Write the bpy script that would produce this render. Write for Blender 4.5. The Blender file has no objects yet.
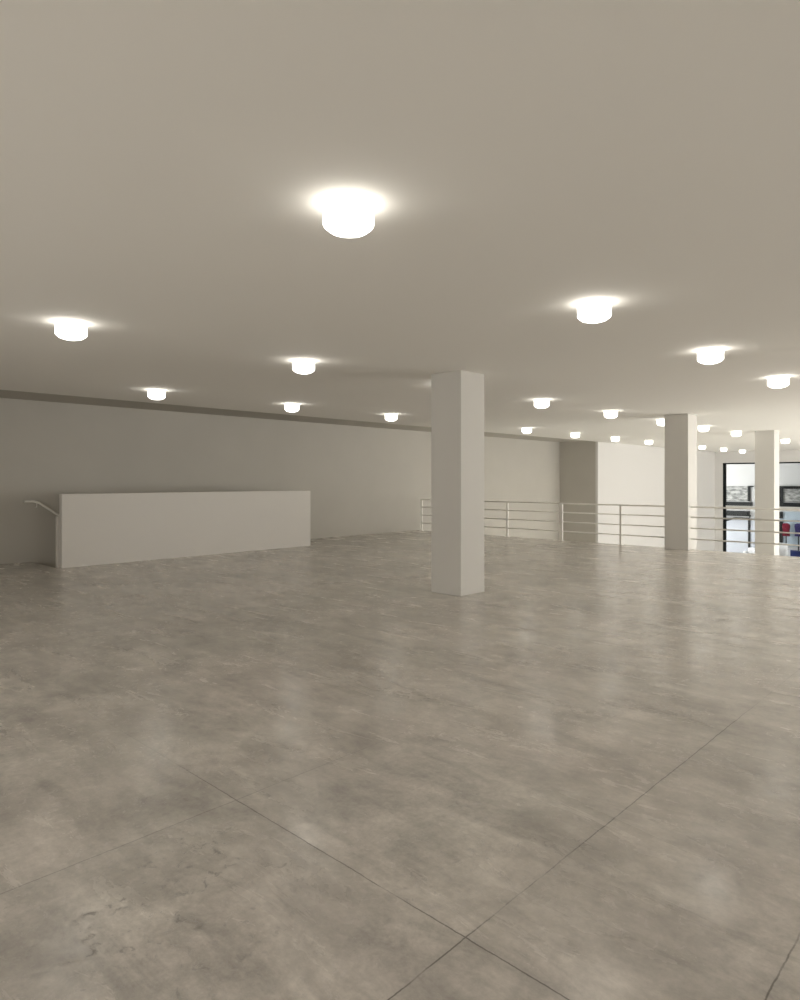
import bpy, bmesh, math
from mathutils import Vector, Matrix

C = bpy.context.scene.collection
# ------------------------------------------------------------------ survey of the room
# X runs along the long wall (away, to the right), Y towards that wall, Z up; upper floor at z = 0
EYE, FPX, HZ = 1.6, 665.0, 480.0
YAW = math.atan2(635, 665)
CEIL = 3.11
LOWER = -3.0
FAR = 37.7
EDGE = 15.75          # where the upper floor ends
STRIP = 12.5          # where the white ceiling ends
LEFT = 14.2


def ray(px):
    """unit-depth direction on plan through an image column"""
    l = (px - 400) / FPX
    return (math.cos(YAW) + l * math.sin(YAW), math.sin(YAW) - l * math.cos(YAW))


def on_x(px, y, X):
    """(Y, Z) on the plane x = X"""
    rx, ry = ray(px)
    d = X / rx
    return d * ry, EYE - (y - HZ) * d / FPX


# ------------------------------------------------------------------ helpers
def new_obj(name, bm, mat=None, parent=None, loc=None, bevel=0.0, smooth=False, seg=2):
    me = bpy.data.meshes.new(name)
    bmesh.ops.recalc_face_normals(bm, faces=bm.faces)
    bm.to_mesh(me)
    bm.free()
    if smooth:
        for p in me.polygons:
            p.use_smooth = True
    o = bpy.data.objects.new(name, me)
    C.objects.link(o)
    if mat:
        me.materials.append(mat)
    if parent:
        o.parent = parent
    if loc:
        o.location = loc
    if bevel:
        m = o.modifiers.new('bevel', 'BEVEL')
        m.width = bevel
        m.segments = seg
        m.limit_method = 'ANGLE'
    return o


def box(bm, x0, x1, y0, y1, z0, z1):
    vs = [bm.verts.new(p) for p in ((x0, y0, z0), (x1, y0, z0), (x1, y1, z0), (x0, y1, z0),
                                    (x0, y0, z1), (x1, y0, z1), (x1, y1, z1), (x0, y1, z1))]
    for f in ((0, 3, 2, 1), (4, 5, 6, 7), (0, 1, 5, 4), (1, 2, 6, 5), (2, 3, 7, 6), (3, 0, 4, 7)):
        bm.faces.new([vs[i] for i in f])


def boxes(*bs):
    bm = bmesh.new()
    for b in bs:
        box(bm, *b)
    return bm


def tube(bm, pts, r, n=12):
    pts = [Vector(p) for p in pts]
    rings = []
    for i, p in enumerate(pts):
        a = pts[max(i - 1, 0)]
        b = pts[min(i + 1, len(pts) - 1)]
        t = (b - a).normalized()
        up = Vector((0, 0, 1)) if abs(t.z) < 0.9 else Vector((1, 0, 0))
        u = t.cross(up).normalized()
        v = t.cross(u).normalized()
        rings.append([bm.verts.new(p + r * (math.cos(2 * math.pi * k / n) * u + math.sin(2 * math.pi * k / n) * v))
                      for k in range(n)])
    for a, b in zip(rings, rings[1:]):
        for k in range(n):
            bm.faces.new((a[k], a[(k + 1) % n], b[(k + 1) % n], b[k]))
    bm.faces.new(rings[0])
    bm.faces.new(rings[-1])


def lathe(prof, n=48):
    bm = bmesh.new()
    rings = []
    for r, z in prof:
        if r < 1e-6:
            rings.append([bm.verts.new((0, 0, z))])
        else:
            rings.append([bm.verts.new((r * math.cos(2 * math.pi * k / n), r * math.sin(2 * math.pi * k / n), z)) for k in range(n)])
    for a, b in zip(rings, rings[1:]):
        for k in range(n):
            k2 = (k + 1) % n
            if len(a) == 1 and len(b) == 1:
                continue
            if len(a) == 1:
                bm.faces.new((a[0], b[k], b[k2]))
            elif len(b) == 1:
                bm.faces.new((a[k], a[k2], b[0]))
            else:
                bm.faces.new((a[k], a[k2], b[k2], b[k]))
    return bm


def thing(name, label, cat, loc=(0, 0, 0), group=None):
    o = bpy.data.objects.new(name, None)
    o.empty_display_size = 0.2
    C.objects.link(o)
    o.location = loc
    return tag(o, label, cat, group)


def tag(o, label, cat, group=None):
    o['label'] = label
    o['category'] = cat
    if group:
        o['group'] = group
    return o


def struct(o):
    o['kind'] = 'structure'
    return o


# ------------------------------------------------------------------ materials
def mat(name, col, rough=0.6, spec=0.5, metal=0.0, bump=0.0, scale=40.0, vary=0.0, vscale=1.2):
    m = bpy.data.materials.new(name)
    m.use_nodes = True
    nt = m.node_tree
    b = nt.nodes['Principled BSDF']
    b.inputs['Base Color'].default_value = (*col, 1)
    b.inputs['Roughness'].default_value = rough
    b.inputs['Specular IOR Level'].default_value = spec
    b.inputs['Metallic'].default_value = metal
    tc = nt.nodes.new('ShaderNodeTexCoord')
    if vary:
        n = nt.nodes.new('ShaderNodeTexNoise')
        n.inputs['Scale'].default_value = vscale
        n.inputs['Detail'].default_value = 4
        nt.links.new(tc.outputs['Object'], n.inputs['Vector'])
        r = nt.nodes.new('ShaderNodeMapRange')
        r.inputs['From Min'].default_value = 0.3
        r.inputs['From Max'].default_value = 0.7
        r.inputs['To Min'].default_value = 1 - vary
        r.inputs['To Max'].default_value = 1 + vary
        nt.links.new(n.outputs['Fac'], r.inputs['Value'])
        mx = nt.nodes.new('ShaderNodeVectorMath')
        mx.operation = 'SCALE'
        mx.inputs[0].default_value = col
        nt.links.new(r.outputs['Result'], mx.inputs['Scale'])
        nt.links.new(mx.outputs['Vector'], b.inputs['Base Color'])
    if bump:
        n = nt.nodes.new('ShaderNodeTexNoise')
        n.inputs['Scale'].default_value = scale
        n.inputs['Detail'].default_value = 3
        nt.links.new(tc.outputs['Object'], n.inputs['Vector'])
        bp = nt.nodes.new('ShaderNodeBump')
        bp.inputs['Strength'].default_value = bump
        bp.inputs['Distance'].default_value = 0.002
        nt.links.new(n.outputs['Fac'], bp.inputs['Height'])
        nt.links.new(bp.outputs['Normal'], b.inputs['Normal'])
    return m


def concrete():
    m = bpy.data.materials.new('polished_concrete')
    m.use_nodes = True
    nt = m.node_tree
    N = nt.nodes.new
    Lk = nt.links.new
    bsdf = nt.nodes['Principled BSDF']
    geo = N('ShaderNodeNewGeometry')
    pos = geo.outputs['Position']

    def mapping(sx, sy, rot=0.0):
        mp = N('ShaderNodeMapping')
        mp.inputs['Scale'].default_value = (sx, sy, 1)
        mp.inputs['Rotation'].default_value = (0, 0, rot)
        Lk(pos, mp.inputs['Vector'])
        return mp.outputs['Vector']

    def noise(vec, scale, detail=6, rough=0.6, dist=0.0):
        n = N('ShaderNodeTexNoise')
        n.inputs['Scale'].default_value = scale
        n.inputs['Detail'].default_value = detail
        n.inputs['Roughness'].default_value = rough
        n.inputs['Distortion'].default_value = dist
        Lk(vec, n.inputs['Vector'])
        return n.outputs['Fac']

    def rng(v, a, b, c, d, smooth=False):
        r = N('ShaderNodeMapRange')
        if smooth:
            r.interpolation_type = 'SMOOTHSTEP'
        r.inputs['From Min'].default_value = a
        r.inputs['From Max'].default_value = b
        r.inputs['To Min'].default_value = c
        r.inputs['To Max'].default_value = d
        Lk(v, r.inputs['Value'])
        return r.outputs['Result']

    def math_(op, a, b=None):
        n = N('ShaderNodeMath')
        n.operation = op
        for i, v in enumerate((a, b)):
            if v is None:
                continue
            if isinstance(v, (int, float)):
                n.inputs[i].default_value = v
            else:
                Lk(v, n.inputs[i])
        return n.outputs[0]

    big = rng(noise(mapping(1, 1), 0.55, 4, 0.55, 0.4), 0.3, 0.7, 0.90, 1.09)
    cloud = rng(noise(mapping(1, 1, 0.3), 2.2, 7, 0.65, 0.6), 0.3, 0.7, 0.78, 1.18)
    streak = rng(noise(mapping(2.2, 0.7, -0.12), 1.9, 7, 0.66, 0.9), 0.32, 0.68, 0.80, 1.16)
    grain = rng(noise(mapping(1, 1), 38, 4, 0.7), 0.25, 0.75, 0.90, 1.10)
    mottle = rng(noise(mapping(1.4, 0.9, 0.2), 9.0, 8, 0.75, 0.3), 0.3, 0.7, 0.84, 1.15)
    # each poured panel dried to a slightly different tone
    fl = N('ShaderNodeVectorMath')
    fl.operation = 'FLOOR'
    mp = N('ShaderNodeMapping')
    mp.inputs['Scale'].default_value = (1 / 1.405, 1 / 1.45, 1)
    mp.inputs['Location'].default_value = (-1.84 / 1.405, -1.44 / 1.45, 0.5)
    Lk(pos, mp.inputs['Vector'])
    Lk(mp.outputs['Vector'], fl.inputs[0])
    wn = N('ShaderNodeTexWhiteNoise')
    Lk(fl.outputs['Vector'], wn.inputs['Vector'])
    panel = rng(wn.outputs['Value'], 0, 1, 0.955, 1.045)
    # worn dark smears along the trowelling direction
    sm = rng(noise(mapping(2.6, 0.8, -0.2), 1.0, 8, 0.7, 0.8), 0.48, 0.78, 1.0, 0.80, True)
    # small pits and scuffs, gathered in patches
    pits = rng(noise(mapping(1, 1), 20, 5, 0.72, 0.8), 0.55, 0.64, 0.0, 1.0, True)
    patch = rng(noise(mapping(1, 1), 0.9, 3, 0.5), 0.45, 0.62, 0.0, 1.0, True)
    # a more worn, scuffed area of its own near the left front
    dn = N('ShaderNodeVectorMath')
    dn.operation = 'DISTANCE'
    Lk(pos, dn.inputs[0])
    dn.inputs[1].default_value = (1.1, 2.15, 0)
    worn_area = rng(dn.outputs['Value'], 0.25, 1.0, 0.75, 0.0, True)
    patch = math_('MINIMUM', math_('ADD', math_('MULTIPLY', patch, 0.7), worn_area), 1.0)
    pit = math_('MULTIPLY', pits, patch)
    pitv = math_('SUBTRACT', 1.0, math_('MULTIPLY', pit, 0.42))
    lightsc = rng(noise(mapping(2.0, 0.8, 0.1), 3.1, 6, 0.65, 0.4), 0.55, 0.84, 1.0, 1.12, True)

    # saw-cut joints: (axis, position, from, to, strength)
    sep = N('ShaderNodeSeparateXYZ')
    Lk(pos, sep.inputs['Vector'])
    wob = math_('MULTIPLY', math_('SUBTRACT', noise(mapping(1, 1), 6.0, 4, 0.7), 0.5), 0.016)
    worn = rng(noise(mapping(1, 1), 2.6, 4, 0.6), 0.34, 0.5, 0.35, 1.0, True)
    joints = None
    for ax, p0, a, b_, s in (('X', 1.84, -9, 3.5, 1.0), ('Y', 1.44, -9, 5.0, 1.0), ('Y', 2.89, -9, 2.9, 0.62),
                             ('Y', 0.60, -9, 6, 1.0), ('X', 1.84, 3.0, 5.2, 0.35), ('Y', 1.44, 4.8, 8.0, 0.4),
                             ('X', 4.65, -9, 14, 0.16), ('X', 7.45, -9, 14, 0.16), ('Y', 4.34, -9, 15, 0.14),
                             ('X', 10.3, -9, 12.7, 0.2), ('X', 13.1, -9, 12.7, 0.2)):
        u = sep.outputs[ax]
        v = sep.outputs['Y' if ax == 'X' else 'X']
        dist = math_('ABSOLUTE', math_('ADD', math_('SUBTRACT', u, p0), wob))
        line = rng(dist, 0.001, 0.0048, 1.0, 0.0, True)
        halo = rng(dist, 0.0, 0.04, 0.07, 0.0, True)
        line = math_('MAXIMUM', math_('MULTIPLY', line, worn), halo)
        lo = rng(v, a - 0.2, a + 0.2, 0, 1)
        hi = rng(v, b_ - 0.4, b_ + 0.4, 1, 0)
        line = math_('MULTIPLY', math_('MULTIPLY', line, s), math_('MULTIPLY', lo, hi))
        joints = line if joints is None else math_('MAXIMUM', joints, line)
    jv = math_('SUBTRACT', 1.0, math_('MULTIPLY', joints, 0.60))
    k = math_('MULTIPLY', big, cloud)
    for q in (streak, grain, mottle, panel, sm, pitv, lightsc, jv):
        k = math_('MULTIPLY', k, q)
    tint = N('ShaderNodeMix')
    tint.data_type = 'RGBA'
    tint.inputs['A'].default_value = (*FLOOR_A, 1)
    tint.inputs['B'].default_value = (*FLOOR_B, 1)
    Lk(rng(noise(mapping(1, 1), 0.8, 4, 0.6), 0.35, 0.65, 0, 1), tint.inputs['Factor'])
    sc = N('ShaderNodeVectorMath')
    sc.operation = 'SCALE'
    Lk(tint.outputs['Result'], sc.inputs[0])
    Lk(k, sc.inputs['Scale'])
    Lk(sc.outputs['Vector'], bsdf.inputs['Base Color'])
    ro = math_('ADD', rng(noise(mapping(3.0, 0.8), 1.4, 6, 0.65, 0.5), 0.3, 0.7, 0.17, 0.31), math_('MULTIPLY', pit, 0.2))
    Lk(ro, bsdf.inputs['Roughness'])
    bsdf.inputs['Specular IOR Level'].default_value = 0.75
    h = math_('ADD', math_('MULTIPLY', noise(mapping(2, 0.8), 5.0, 6, 0.6), 0.35),
              math_('ADD', math_('MULTIPLY', joints, -0.8), math_('MULTIPLY', pit, -0.3)))
    bp = N('ShaderNodeBump')
    bp.inputs['Strength'].default_value = 0.09
    bp.inputs['Distance'].default_value = 0.006
    Lk(h, bp.inputs['Height'])
    Lk(bp.outputs['Normal'], bsdf.inputs['Normal'])
    return m


def glow(name, col, strength):
    m = bpy.data.materials.new(name)
    m.use_nodes = True
    nt = m.node_tree
    b = nt.nodes['Principled BSDF']
    b.inputs['Base Color'].default_value = (0.9, 0.9, 0.88, 1)
    b.inputs['Emission Color'].default_value = (*col, 1)
    b.inputs['Emission Strength'].default_value = strength
    b.inputs['Roughness'].default_value = 0.3
    return m


def pane_glass(name='window_glass', tint=(0.97, 0.985, 1.0), refl=0.02):
    m = bpy.data.materials.new(name)
    m.use_nodes = True
    nt = m.node_tree
    nt.nodes.remove(nt.nodes['Principled BSDF'])
    out = nt.nodes['Material Output']
    t = nt.nodes.new('ShaderNodeBsdfTransparent')
    t.inputs['Color'].default_value = (*tint, 1)
    g = nt.nodes.new('ShaderNodeBsdfGlossy')
    g.inputs['Roughness'].default_value = 0.02
    mx = nt.nodes.new('ShaderNodeMixShader')
    mx.inputs['Fac'].default_value = refl
    nt.links.new(t.outputs[0], mx.inputs[1])
    nt.links.new(g.outputs[0], mx.inputs[2])
    nt.links.new(mx.outputs[0], out.inputs['Surface'])
    return m


def stone(name):
    """rough mottled grey masonry seen in the windows across the way"""
    m = bpy.data.materials.new(name)
    m.use_nodes = True
    nt = m.node_tree
    b = nt.nodes['Principled BSDF']
    tc = nt.nodes.new('ShaderNodeTexCoord')
    mp = nt.nodes.new('ShaderNodeMapping')
    mp.inputs['Scale'].default_value = (1, 2.2, 5.5)
    nt.links.new(tc.outputs['Object'], mp.inputs['Vector'])
    n = nt.nodes.new('ShaderNodeTexNoise')
    n.inputs['Scale'].default_value = 1.7
    n.inputs['Detail'].default_value = 5
    nt.links.new(mp.outputs['Vector'], n.inputs['Vector'])
    cr = nt.nodes.new('ShaderNodeValToRGB')
    cr.color_ramp.elements[0].position = 0.36
    cr.color_ramp.elements[0].color = (0.12, 0.125, 0.12, 1)
    cr.color_ramp.elements[1].position = 0.66
    cr.color_ramp.elements[1].color = (0.42, 0.42, 0.40, 1)
    nt.links.new(n.outputs['Fac'], cr.inputs['Fac'])
    nt.links.new(cr.outputs['Color'], b.inputs['Base Color'])
    b.inputs['Roughness'].default_value = 0.7
    return m


# ---- tunables
FLOOR_A = (0.60, 0.555, 0.512)
FLOOR_B = (0.577, 0.547, 0.502)
LAMP = 1.1
LAMP_COL = (1.0, 0.965, 0.89)
SKY = 1.3

M = {
    'ceiling': mat('ceiling_paint', (0.87, 0.85, 0.805), 0.9, 0.2, bump=0.05, scale=60),
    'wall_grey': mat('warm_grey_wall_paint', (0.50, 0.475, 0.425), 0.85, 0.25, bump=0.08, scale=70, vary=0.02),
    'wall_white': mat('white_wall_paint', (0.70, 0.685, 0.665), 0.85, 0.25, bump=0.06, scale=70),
    'wall_unseen': mat('unseen_wall_paint', (0.86, 0.845, 0.81), 0.85, 0.25, bump=0.06, scale=70),  # lighter white on the unseen walls, to bounce more light
    'column': mat('column_paint', (0.63, 0.61, 0.57), 0.6, 0.3, bump=0.06, scale=60),
    'panel': mat('parapet_paint', (0.66, 0.63, 0.585), 0.6, 0.3, bump=0.05, scale=60),
    'rail': mat('white_metal_paint', (0.80, 0.78, 0.73), 0.4, 0.5, vary=0.02, vscale=3),
    'concrete': concrete(),
    'lower': mat('pale_stone_floor', (0.74, 0.73, 0.70), 0.45, 0.4, vary=0.05),  # unseen lower floor, kept pale to bounce light up
    'lamp': glow('opal_glass_lit', LAMP_COL, LAMP),
    'lamp_base': mat('lamp_base_enamel', (0.85, 0.84, 0.8), 0.4, 0.5, vary=0.01),
    'frame': mat('charcoal_window_metal', (0.014, 0.016, 0.016), 0.5, 0.08, vary=0.05, vscale=2),
    'transom': mat('pale_transom_metal', (0.62, 0.63, 0.62), 0.5, 0.4, vary=0.03, vscale=4),
    'facade': mat('white_render', (0.52, 0.52, 0.51), 0.9, 0.2, bump=0.1, scale=30, vary=0.02),
    'blue_white': mat('bluish_white_panel', (0.42, 0.44, 0.475), 0.6, 0.3, vary=0.03),
    'pale_blue': mat('pale_blue_panel', (0.36, 0.43, 0.48), 0.6, 0.3, vary=0.04),
    'red': mat('red_cloth', (0.16, 0.015, 0.03), 0.9, 0.1, vary=0.15, vscale=8),
    'violet': mat('navy_violet_cloth', (0.035, 0.03, 0.10), 0.9, 0.1, vary=0.15, vscale=8),
    'navy': mat('navy_enamel', (0.02, 0.035, 0.16), 0.6, 0.1, vary=0.1, vscale=4),
    'pavement': mat('pavement_stone', (0.4, 0.4, 0.39), 0.8, 0.2, vary=0.08),
    'stone': stone('mottled_grey_stone'),
    'glass': pane_glass(),
    'shelf_white': mat('white_seat_leather', (0.82, 0.82, 0.82), 0.5, 0.4, vary=0.02, vscale=5),
}

# ------------------------------------------------------------------ the shell
X0, Y0 = -6.0, -5.0
ST0, ST1, PY0, PY1 = 4.42, 10.2, 12.75, 12.87       # stairwell opening and its parapet
struct(new_obj('floor', boxes((X0, EDGE, Y0, PY1, -0.32, 0), (X0, ST0, PY1, LEFT, -0.32, 0), (ST1, EDGE, PY1, LEFT, -0.32, 0)), M['concrete']))
struct(new_obj('floor_lower', boxes((X0, FAR + 0.25, Y0, LEFT, LOWER - 0.2, LOWER)), M['lower']))
struct(new_obj('ceiling', boxes((X0, FAR + 0.3, Y0, STRIP, CEIL, CEIL + 0.5)), M['ceiling']))
struct(new_obj('ceiling_strip', boxes((X0, 24.42, STRIP, LEFT, CEIL + 0.05, CEIL + 0.5)), M['wall_grey']))
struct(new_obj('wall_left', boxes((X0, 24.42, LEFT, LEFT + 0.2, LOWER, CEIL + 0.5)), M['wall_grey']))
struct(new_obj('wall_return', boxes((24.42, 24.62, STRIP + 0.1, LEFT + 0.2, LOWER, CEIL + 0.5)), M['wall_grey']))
struct(new_obj('wall_side', boxes((24.42, FAR + 0.3, STRIP, STRIP + 0.1, LOWER, CEIL + 0.5)), M['wall_white']))
WL, WR, WT = 12.1, 3.0, 2.51
struct(new_obj('wall_far', boxes((FAR, FAR + 0.3, WL, STRIP, LOWER, CEIL), (FAR, FAR + 0.3, Y0, WR, LOWER, CEIL),
                                 (FAR, FAR + 0.3, WR, WL, WT, CEIL)), M['wall_white']))
# unseen walls of the room, behind and to the right of the camera: openings placed to let daylight in
RW = (-0.5, 8.0, 0.65, 2.25)
SW0 = (1.8, 5.2, 0.8, 2.2)
SW1 = (11.0, 15.7, 0.05, 2.9)
SW2 = (16.5, 33.0, -2.1, 2.4)  # unseen opening added to brighten the void beyond the floor edge
struct(new_obj('wall_right', boxes((X0, SW0[0], Y0 - 0.2, Y0, LOWER, CEIL + 0.5), (SW0[1], SW1[0], Y0 - 0.2, Y0, LOWER, CEIL + 0.5), (SW1[1], SW2[0], Y0 - 0.2, Y0, LOWER, CEIL + 0.5),
                                   (SW2[1], FAR + 0.3, Y0 - 0.2, Y0, LOWER, CEIL + 0.5),
                                   (SW0[0], SW0[1], Y0 - 0.2, Y0, LOWER, SW0[2]), (SW0[0], SW0[1], Y0 - 0.2, Y0, SW0[3], CEIL + 0.5),
                                   (SW1[0], SW1[1], Y0 - 0.2, Y0, LOWER, SW1[2]), (SW1[0], SW1[1], Y0 - 0.2, Y0, SW1[3], CEIL + 0.5),
                                   (SW2[0], SW2[1], Y0 - 0.2, Y0, LOWER, SW2[2]), (SW2[0], SW2[1], Y0 - 0.2, Y0, SW2[3], CEIL + 0.5)), M['wall_unseen']))
struct(new_obj('wall_rear', boxes((X0 - 0.2, X0, Y0 - 0.2, RW[0], LOWER, CEIL + 0.5), (X0 - 0.2, X0, RW[1], LEFT + 0.2, LOWER, CEIL + 0.5),
                                  (X0 - 0.2, X0, RW[0], RW[1], LOWER, RW[2]), (X0 - 0.2, X0, RW[0], RW[1], RW[3], CEIL + 0.5)), M['wall_unseen']))


def portal(name, loc, direction, sx, sy):
    """tells the renderer where the sky comes in; gives no light of its own"""
    ld = bpy.data.lights.new(name, 'AREA')
    ld.shape = 'RECTANGLE'
    ld.size, ld.size_y = sx, sy
    ld.cycles.is_portal = True
    o = bpy.data.objects.new(name, ld)
    C.objects.link(o)
    o.location = loc
    o.rotation_euler = Vector(direction).to_track_quat('-Z', 'Y').to_euler()


for i, (a, b, c, d) in enumerate((RW, SW0, SW1, SW2)):
    fr, gl = bmesh.new(), bmesh.new()
    nbar = 5 if i == 0 else 7
    for k in range(nbar + 1):
        q = a + (b - a - 0.06) * k / nbar
        box(fr, *((X0 - 0.14, X0 - 0.06, q, q + 0.06) if i == 0 else (q, q + 0.06, Y0 - 0.14, Y0 - 0.06)), c, d)
    for z in (c, d - 0.06):
        box(fr, *((X0 - 0.14, X0 - 0.06, a, b) if i == 0 else (a, b, Y0 - 0.14, Y0 - 0.06)), z, z + 0.06)
    struct(new_obj('window_%d' % (5 + i), fr, M['frame']))  # unseen frames in the openings placed for daylight
portal('sky_portal_rear', (X0 - 0.02, (RW[0] + RW[1]) / 2, (RW[2] + RW[3]) / 2), (1, 0, 0), RW[1] - RW[0], RW[3] - RW[2])
for q in (SW0, SW1, SW2):
    portal('sky_portal_side', ((q[0] + q[1]) / 2, Y0 - 0.02, (q[2] + q[3]) / 2), (0, 1, 0), q[1] - q[0], q[3] - q[2])
portal('sky_portal_far', (FAR - 0.02, (12.1 + 3.0) / 2, (2.51 + LOWER) / 2), (-1, 0, 0), 9.1, 2.51 - LOWER)

# stairs going down behind the parapet
bm = bmesh.new()
n = 17
for i in range(n):
    x = ST0 + 0.02 + i * 0.30
    z = -(i + 1) * 3.0 / (n + 1)
    box(bm, x, x + 0.31, PY1 + 0.01, LEFT - 0.005, z - 0.2, z)
struct(new_obj('floor_stairs', bm, M['concrete']))

# ------------------------------------------------------------------ far window
w = struct(new_obj('window_1', boxes(
    (FAR + 0.04, FAR + 0.16, WL - 0.14, WL, LOWER, WT), (FAR + 0.04, FAR + 0.16, WR, WL - 0.14, WT - 0.07, WT),
    (FAR + 0.04, FAR + 0.16, WR, WR + 0.14, LOWER, WT)), M['frame']))
new_obj('window_pane', boxes((FAR + 0.10, FAR + 0.112, WR + 0.14, WL - 0.14, LOWER, WT - 0.07)), M['glass'], w)
tz = on_x(740, 507.5, FAR)[1]
new_obj('transom', boxes((FAR + 0.03, FAR + 0.17, WR + 0.14, WL - 0.14, tz - 0.09, tz + 0.09)), M['transom'], w)

# ------------------------------------------------------------------ across the way
FX = 42.0


def fbox(bm, px0, px1, y0, y1, x0, x1):
    a = on_x(px0, y0, FX)
    b = on_x(px1, y1, FX)
    box(bm, x0, x1, min(a[0], b[0]), max(a[0], b[0]), min(a[1], b[1]), max(a[1], b[1]))


struct(new_obj('wall_opposite', boxes((FX, FX + 0.4, -12, 20, LOWER - 0.2, 4.5)), M['facade']))
struct(new_obj('ceiling_sky_shade', boxes((FAR + 0.3, FX - 0.32, -12, 20, 3.3, 3.6)), M['facade']))  # unseen roof added to cut sky light on the facade
struct(new_obj('wall_sky_block', boxes((FAR + 0.3, FX - 0.01, 17.0, 17.3, LOWER, 3.3)), M['facade']))  # unseen end wall added to block sky light from the side
struct(new_obj('floor_pavement', boxes((FAR + 0.25, FX + 0.4, -12, 20, LOWER - 0.2, LOWER - 0.02)), M['pavement']))

for nm, parts_, (ia, ib, ic, id_) in (
        ('window_2', ((712, 752.5, 501.3, 506.2), (748.3, 750.6, 485.8, 501.3), (750.6, 754, 485.8, 487), (712, 713, 485.8, 501.3)), (713, 748.3, 486, 501.3)),
        ('window_3', ((780, 783.5, 486, 507.3), (783.5, 816, 486, 489), (783.5, 816, 502.6, 507.3), (812, 816, 489, 502.6)), (783.5, 812, 489, 502.6))):
    bm = bmesh.new()
    for a, b, c, d in parts_:
        fbox(bm, a, b, c, d, FX - 0.14, FX)
    w = struct(new_obj(nm, bm, M['frame']))
    bm = bmesh.new()
    fbox(bm, ia, ib, ic, id_, FX - 0.05, FX - 0.02)
    new_obj('mottled_pane', bm, M['stone'], w)

# dark awning box over the lower opening, white panel doors with dark posts
a0 = on_x(723, 510, FX)
t = thing('shop_awning', 'dark box awning with a sloping front bar, seen through the far window', 'awning', (FX, a0[0] - 1, a0[1]))
inv = Matrix.Translation(-Vector(t.location))


def child(nm, bm, m, **k):
    bm.transform(inv)
    return new_obj(nm, bm, m, t, **k)


bm = bmesh.new(); fbox(bm, 712, 750, 510, 516, FX - 0.5, FX - 0.005); child('awning_box', bm, M['frame'])
p1, p2, p3 = on_x(722, 522, FX), on_x(738, 517.6, FX), on_x(752, 518.2, FX)
bm = bmesh.new(); tube(bm, [(FX - 0.55, *p1), (FX - 0.55, *p2), (FX - 0.55, *p3)], 0.05); child('awning_bar', bm, M['frame'])
for q in (p1, p3):
    bm = bmesh.new(); tube(bm, [(FX - 0.55, q[0], q[1]), (FX - 0.3, q[0], a0[1] - 0.25)], 0.03); child('awning_arm', bm, M['frame'])

bm = bmesh.new(); fbox(bm, 716, 756, 517, 560, FX - 0.06, FX)
door = struct(new_obj('door_1', bm, M['blue_white']))
for pa, pb in ((720, 725.8), (748.6, 750.6)):
    bm = bmesh.new(); fbox(bm, pa, pb, 520, 547.5, FX - 0.12, FX - 0.06); new_obj('door_post', bm, M['frame'], door)

bm = bmesh.new(); fbox(bm, 780, 830, 511.5, 549, FX - 0.06, FX)
win = struct(new_obj('window_4', bm, M['pale_blue']))
for ya, yb in ((511.5, 518.5), (521.5, 542.5)):
    bm = bmesh.new(); fbox(bm, 779.5, 783.3, ya, yb, FX - 0.14, FX - 0.06); new_obj('window_post', bm, M['frame'], win)

# two cloth display stands in front of the pale blue window
for nm, pc, cloth, lab in (('display_stand', 788.3, 'red', 'thin display stand carrying red cloth, in front of the pale blue shop window'),
                           ('display_stand', 800.5, 'violet', 'thin display stand carrying navy violet cloth, at the right edge of the picture')):
    yc, zc = on_x(pc, 523, FX)
    zb = LOWER - 0.02
    t = thing(nm, lab, 'display stand', (FX - 0.45, yc, zb), 'cloth display stands')
    H = zc - zb
    bm = bmesh.new(); tube(bm, [(0, 0, 0.02), (0, 0, H - 0.05)], 0.03); new_obj('pole', bm, M['frame'], t)
    new_obj('base', lathe([(0, 0.03), (0.2, 0.025), (0.22, 0.0), (0, 0)], 24), M['frame'], t)
    bm = bmesh.new()
    prof = [(0.10, H), (0.19, H - 0.06), (0.20, H - 0.2), (0.16, H - 0.42), (0.19, H - 0.7), (0.17, H - 0.71)]
    rr = []
    for r_, z_ in prof:
        rr.append([bm.verts.new((0.55 * r_ * math.cos(k * math.pi / 12) , r_ * (1 + 0.05 * math.sin(5 * k)) * math.sin(k * math.pi / 12), z_)) for k in range(24)])
    for r1, r2 in zip(rr, rr[1:]):
        for k in range(24):
            bm.faces.new((r1[k], r1[(k + 1) % 24], r2[(k + 1) % 24], r2[k]))
    bm.faces.new(rr[0])
    new_obj('cloth', bm, M[cloth], t, smooth=True)

yc, zc = on_x(797, 549, FX)
yc -= 0.0
t = thing('low_counter', 'long low navy blue counter below the red and violet cloth stands', 'counter', (FX - 1.15, yc, LOWER - 0.02))
hz_ = zc - LOWER + 0.02
new_obj('counter_body', boxes((-0.25, 0.25, -2.4, 0.9, 0, hz_ - 0.06)), M['navy'], t)
new_obj('counter_top', boxes((-0.3, 0.3, -2.45, 0.95, hz_ - 0.06, hz_)), M['navy'], t)

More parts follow.
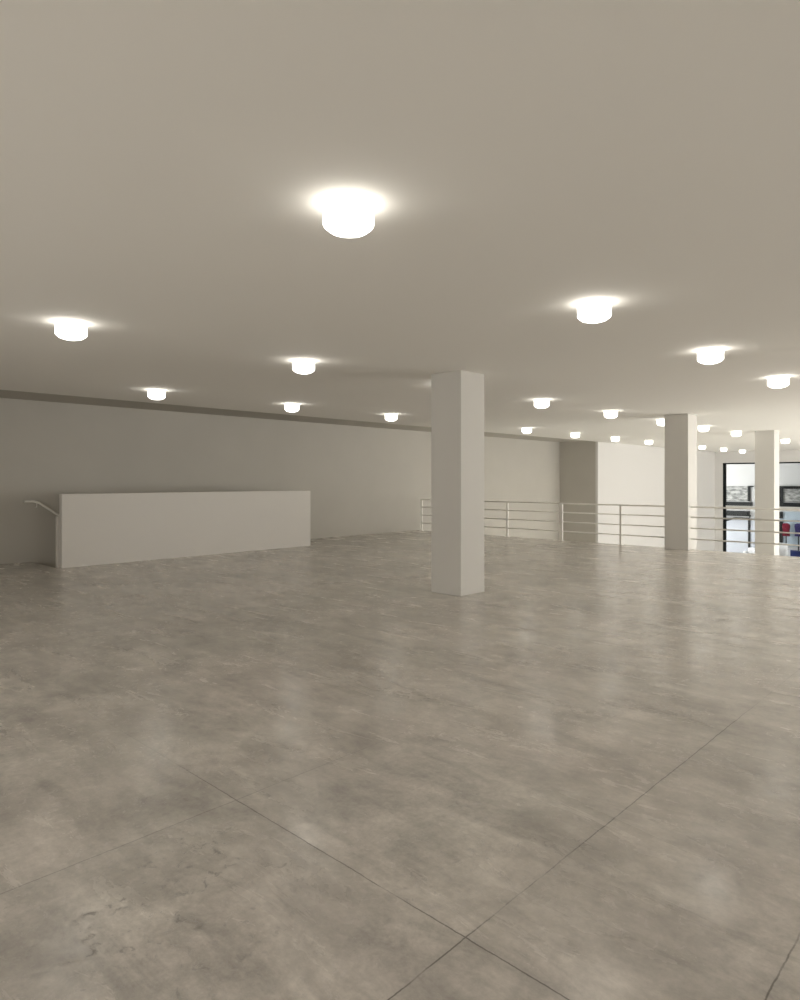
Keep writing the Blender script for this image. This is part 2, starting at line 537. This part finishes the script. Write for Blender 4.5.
# white low seats, mostly hidden behind the furthest column
for pc, yt, lab in ((781.5, 543.5, 'white rounded armchair with dark trim beside the navy counter, right of the furthest column'),
                    (751.5, 548.2, 'white armchair in front of the bluish white shop doors, left of the furthest column')):
    X = FX - 2.2
    yc, zc = on_x(pc, yt, X)
    zb = LOWER - 0.02
    t = thing('armchair', lab, 'armchair', (X, yc, zb), 'white armchairs across the way')
    H = zc - zb
    new_obj('seat', boxes((-0.3, 0.3, -0.25, 0.25, 0.12, min(0.4, H * 0.6))), M['shelf_white'], t, bevel=0.05)
    new_obj('backrest', boxes((0.2, 0.34, -0.25, 0.25, 0.12, H)), M['shelf_white'], t, bevel=0.05)
    for s in (-1, 1):
        new_obj('armrest', boxes((-0.3, 0.3, s * 0.30 - 0.06, s * 0.30 + 0.06, 0.12, H * 0.8)), M['shelf_white'], t, bevel=0.05)
    for sx in (-1, 1):
        for sy in (-1, 1):
            bm = bmesh.new(); tube(bm, [(sx * 0.25, sy * 0.28, 0), (sx * 0.25, sy * 0.28, 0.14)], 0.025); new_obj('leg', bm, M['frame'], t)

# ------------------------------------------------------------------ columns
for x, z0, lab in ((7.18, 0.0, 'nearest square white column, standing alone on the open concrete floor'),
                   (15.45, 0.0, 'square white column at the edge of the upper floor, between the railings'),
                   (22.35, LOWER, 'furthest square white column, rising from below behind the railing at right')):
    bm = boxes((0, 0.54, 0, 0.54, z0, CEIL + 0.0))
    o = new_obj('column', bm, M['column'], None, (x, 5.70, 0), bevel=0.006)
    tag(o, lab, 'column', 'square white columns')

# ------------------------------------------------------------------ stair parapet
t = thing('stair_parapet', 'long low white wall panel screening the stairwell along the left wall', 'parapet', (ST0 + 0.06, PY0, 0))
new_obj('panel', boxes((0, ST1 - ST0 - 0.06, 0, PY1 - PY0, 0, 1.345)), M['panel'], t, bevel=0.004)
new_obj('end_post', boxes((-0.03, 0.03, PY1 - PY0 + 0.02, PY1 - PY0 + 0.10, 0, 0.93)), M['panel'], t, bevel=0.004)

t = thing('handrail', 'white sloping handrail on the left wall going down behind the low white parapet', 'handrail', (4.3, LEFT, 1.0))
hy = -0.08
bm = bmesh.new()
tube(bm, [(0.0, hy + 0.06, 0.185), (0.0, hy, 0.19), (0.14, hy, 0.185), (0.24, hy, 0.15), (0.55, hy, -0.07), (3.2, hy, -1.60)], 0.022)
new_obj('rail', bm, M['rail'], t, smooth=True)
for bx_, bz in ((0.2, 0.15), (1.6, -0.68), (2.9, -1.43)):
    bm = bmesh.new(); tube(bm, [(bx_, -0.005, bz - 0.09), (bx_, hy, bz - 0.08), (bx_, hy, bz - 0.01)], 0.010, 8); new_obj('bracket', bm, M['rail'], t)

# ------------------------------------------------------------------ railings along the floor edge
RX = 15.60


def railing(lab, ya, yb, posts):
    t = thing('railing', lab, 'railing', (RX, ya, 0), 'white metal railings at the floor edge')
    s = 1 if yb > ya else -1
    L_ = yb - ya
    bm = boxes((-0.028, 0.028, min(0, L_), max(0, L_), 0.965, 1.0))
    new_obj('top_rail', bm, M['rail'], t, bevel=0.004)
    for z in (0.75, 0.50, 0.25):
        bm = bmesh.new(); tube(bm, [(0, 0, z), (0, L_, z)], 0.016, 10); new_obj('rail', bm, M['rail'], t, smooth=True)
    for py, r in posts:
        bm = boxes((-0.022, 0.022, py - ya - r, py - ya + r, 0, 0.966), (-0.05, 0.05, py - ya - 0.06, py - ya + 0.06, 0, 0.012))
        new_obj('post', bm, M['rail'], t, bevel=0.003)


railing('long white railing along the floor edge, left of the middle column', 6.245, 13.98,
        ((7.38, 0.025), (9.03, 0.05), (10.72, 0.025), (12.3, 0.025), (13.95, 0.025)))
railing('shorter white railing at the floor edge, right of the middle column', 5.695, Y0 + 0.02,
        ((3.2, 0.025), (1.3, 0.025), (-0.6, 0.025), (-2.5, 0.025), (-4.4, 0.025)))

# ------------------------------------------------------------------ ceiling lamps
shade_prof = [(0.0, -0.012), (0.136, -0.012), (0.140, -0.018), (0.140, -0.112), (0.134, -0.123), (0.105, -0.146), (0.06, -0.160), (0.0, -0.164)]
base_prof = [(0.0, 0.0), (0.125, 0.0), (0.125, -0.013), (0.0, -0.013)]


def gx(k):
    return 2.44 + 2.81 * k


LAMPS = [
    (0, 2.72, 'largest and nearest glowing white drum ceiling lamp, high in the middle of the ceiling'),
    (1, 2.72, 'glowing drum ceiling lamp, second in the near row, above and right of the nearest column'),
    (2, 2.72, 'glowing drum ceiling lamp, third in the near row, up and right of the middle column'),
    (3, 2.72, 'glowing drum ceiling lamp close to the right edge, last of the near row'),
    (0, 6.70, 'glowing drum ceiling lamp at the far left, larger than the one over the parapet'),
    (1, 6.70, 'glowing drum ceiling lamp below and left of the largest one, left of the nearest column'),
    (2, 6.70, 'ceiling lamp almost wholly hidden behind the top of the nearest column'),
    (3, 6.70, 'glowing drum ceiling lamp just right of the top of the nearest column'),
    (4, 6.70, 'glowing drum ceiling lamp midway between the nearest and the middle column'),
    (5, 6.70, 'glowing drum ceiling lamp partly cut off by the left side of the middle column'),
    (6, 6.70, 'glowing drum ceiling lamp touching the right side of the middle column'),
    (7, 6.70, 'small glowing ceiling lamp between the middle and the furthest column, the larger one there'),
    (8, 6.70, 'ceiling lamp hidden behind the furthest column'),
    (9, 6.70, 'small glowing ceiling lamp just right of the furthest column'),
    (10, 6.70, 'tiny glowing ceiling lamp cut by the right edge, above the far window'),
    (1, 10.66, 'small glowing ceiling lamp above the left end of the low white parapet'),
    (2, 10.66, 'small glowing ceiling lamp above the right end of the low white parapet'),
    (3, 10.66, 'small glowing ceiling lamp just left of the nearest column, near the left wall'),
    (4, 10.66, 'ceiling lamp hidden behind the nearest column in the row by the left wall'),
    (5, 10.66, 'small glowing ceiling lamp near the left wall, first right of the nearest column'),
    (6, 10.66, 'small glowing ceiling lamp above the grey return wall at the end of the left wall'),
    (7, 10.66, 'small glowing ceiling lamp above the left part of the bright white side wall'),
    (8, 10.66, 'small glowing ceiling lamp above the bright white side wall, just left of the middle column'),
    (9, 10.66, 'ceiling lamp hidden behind the middle column in the row by the white side wall'),
    (10, 10.66, 'tiny far ceiling lamp beside the right edge of the middle column'),
    (11, 10.66, 'tiny far ceiling lamp just left above the far window corner'),
    (12, 10.66, 'furthest tiny ceiling lamp, right above the far window'),
]
proto = None
for k, y, lab in LAMPS:
    loc = (gx(k), y, CEIL)
    if proto is None:
        proto = thing('ceiling_lamp', lab, 'ceiling lamp', loc, 'white drum ceiling lamps')
        new_obj('lamp_base', lathe(base_prof), M['lamp_base'], proto, smooth=False)
        new_obj('glass_shade', lathe(shade_prof), M['lamp'], proto, smooth=True)
    else:
        r = proto.copy()
        C.objects.link(r)
        r.location = loc
        r['label'] = lab
        for ch in list(proto.children):
            c = ch.copy()
            C.objects.link(c)
            c.parent = r

# ------------------------------------------------------------------ daylight
wd = bpy.data.worlds.new('World')
bpy.context.scene.world = wd
wd.use_nodes = True
bg = wd.node_tree.nodes['Background']
bg.inputs['Color'].default_value = (1.0, 0.983, 0.942, 1)
bg.inputs['Strength'].default_value = SKY

# ------------------------------------------------------------------ camera
cd = bpy.data.cameras.new('camera')
cam = bpy.data.objects.new('camera', cd)
C.objects.link(cam)
cd.sensor_width = 36
cd.sensor_fit = 'AUTO'
cd.lens = 36 * FPX / 1000
cd.shift_y = -(500 - HZ) / 1000
cd.clip_end = 300
fwd = Vector((math.cos(YAW), math.sin(YAW), 0))
cam.location = (0, 0, EYE)
cam.rotation_euler = fwd.to_track_quat('-Z', 'Y').to_euler()
bpy.context.scene.camera = cam

vs = bpy.context.scene.view_settings
vs.view_transform = 'Standard'
vs.look = 'None'
vs.gamma = 1
vs.exposure = 2.40
vs.use_curve_mapping = False
cy = bpy.context.scene.cycles
cy.use_denoising = True
cy.max_bounces = 12
cy.diffuse_bounces = 8
cy.sample_clamp_indirect = 8
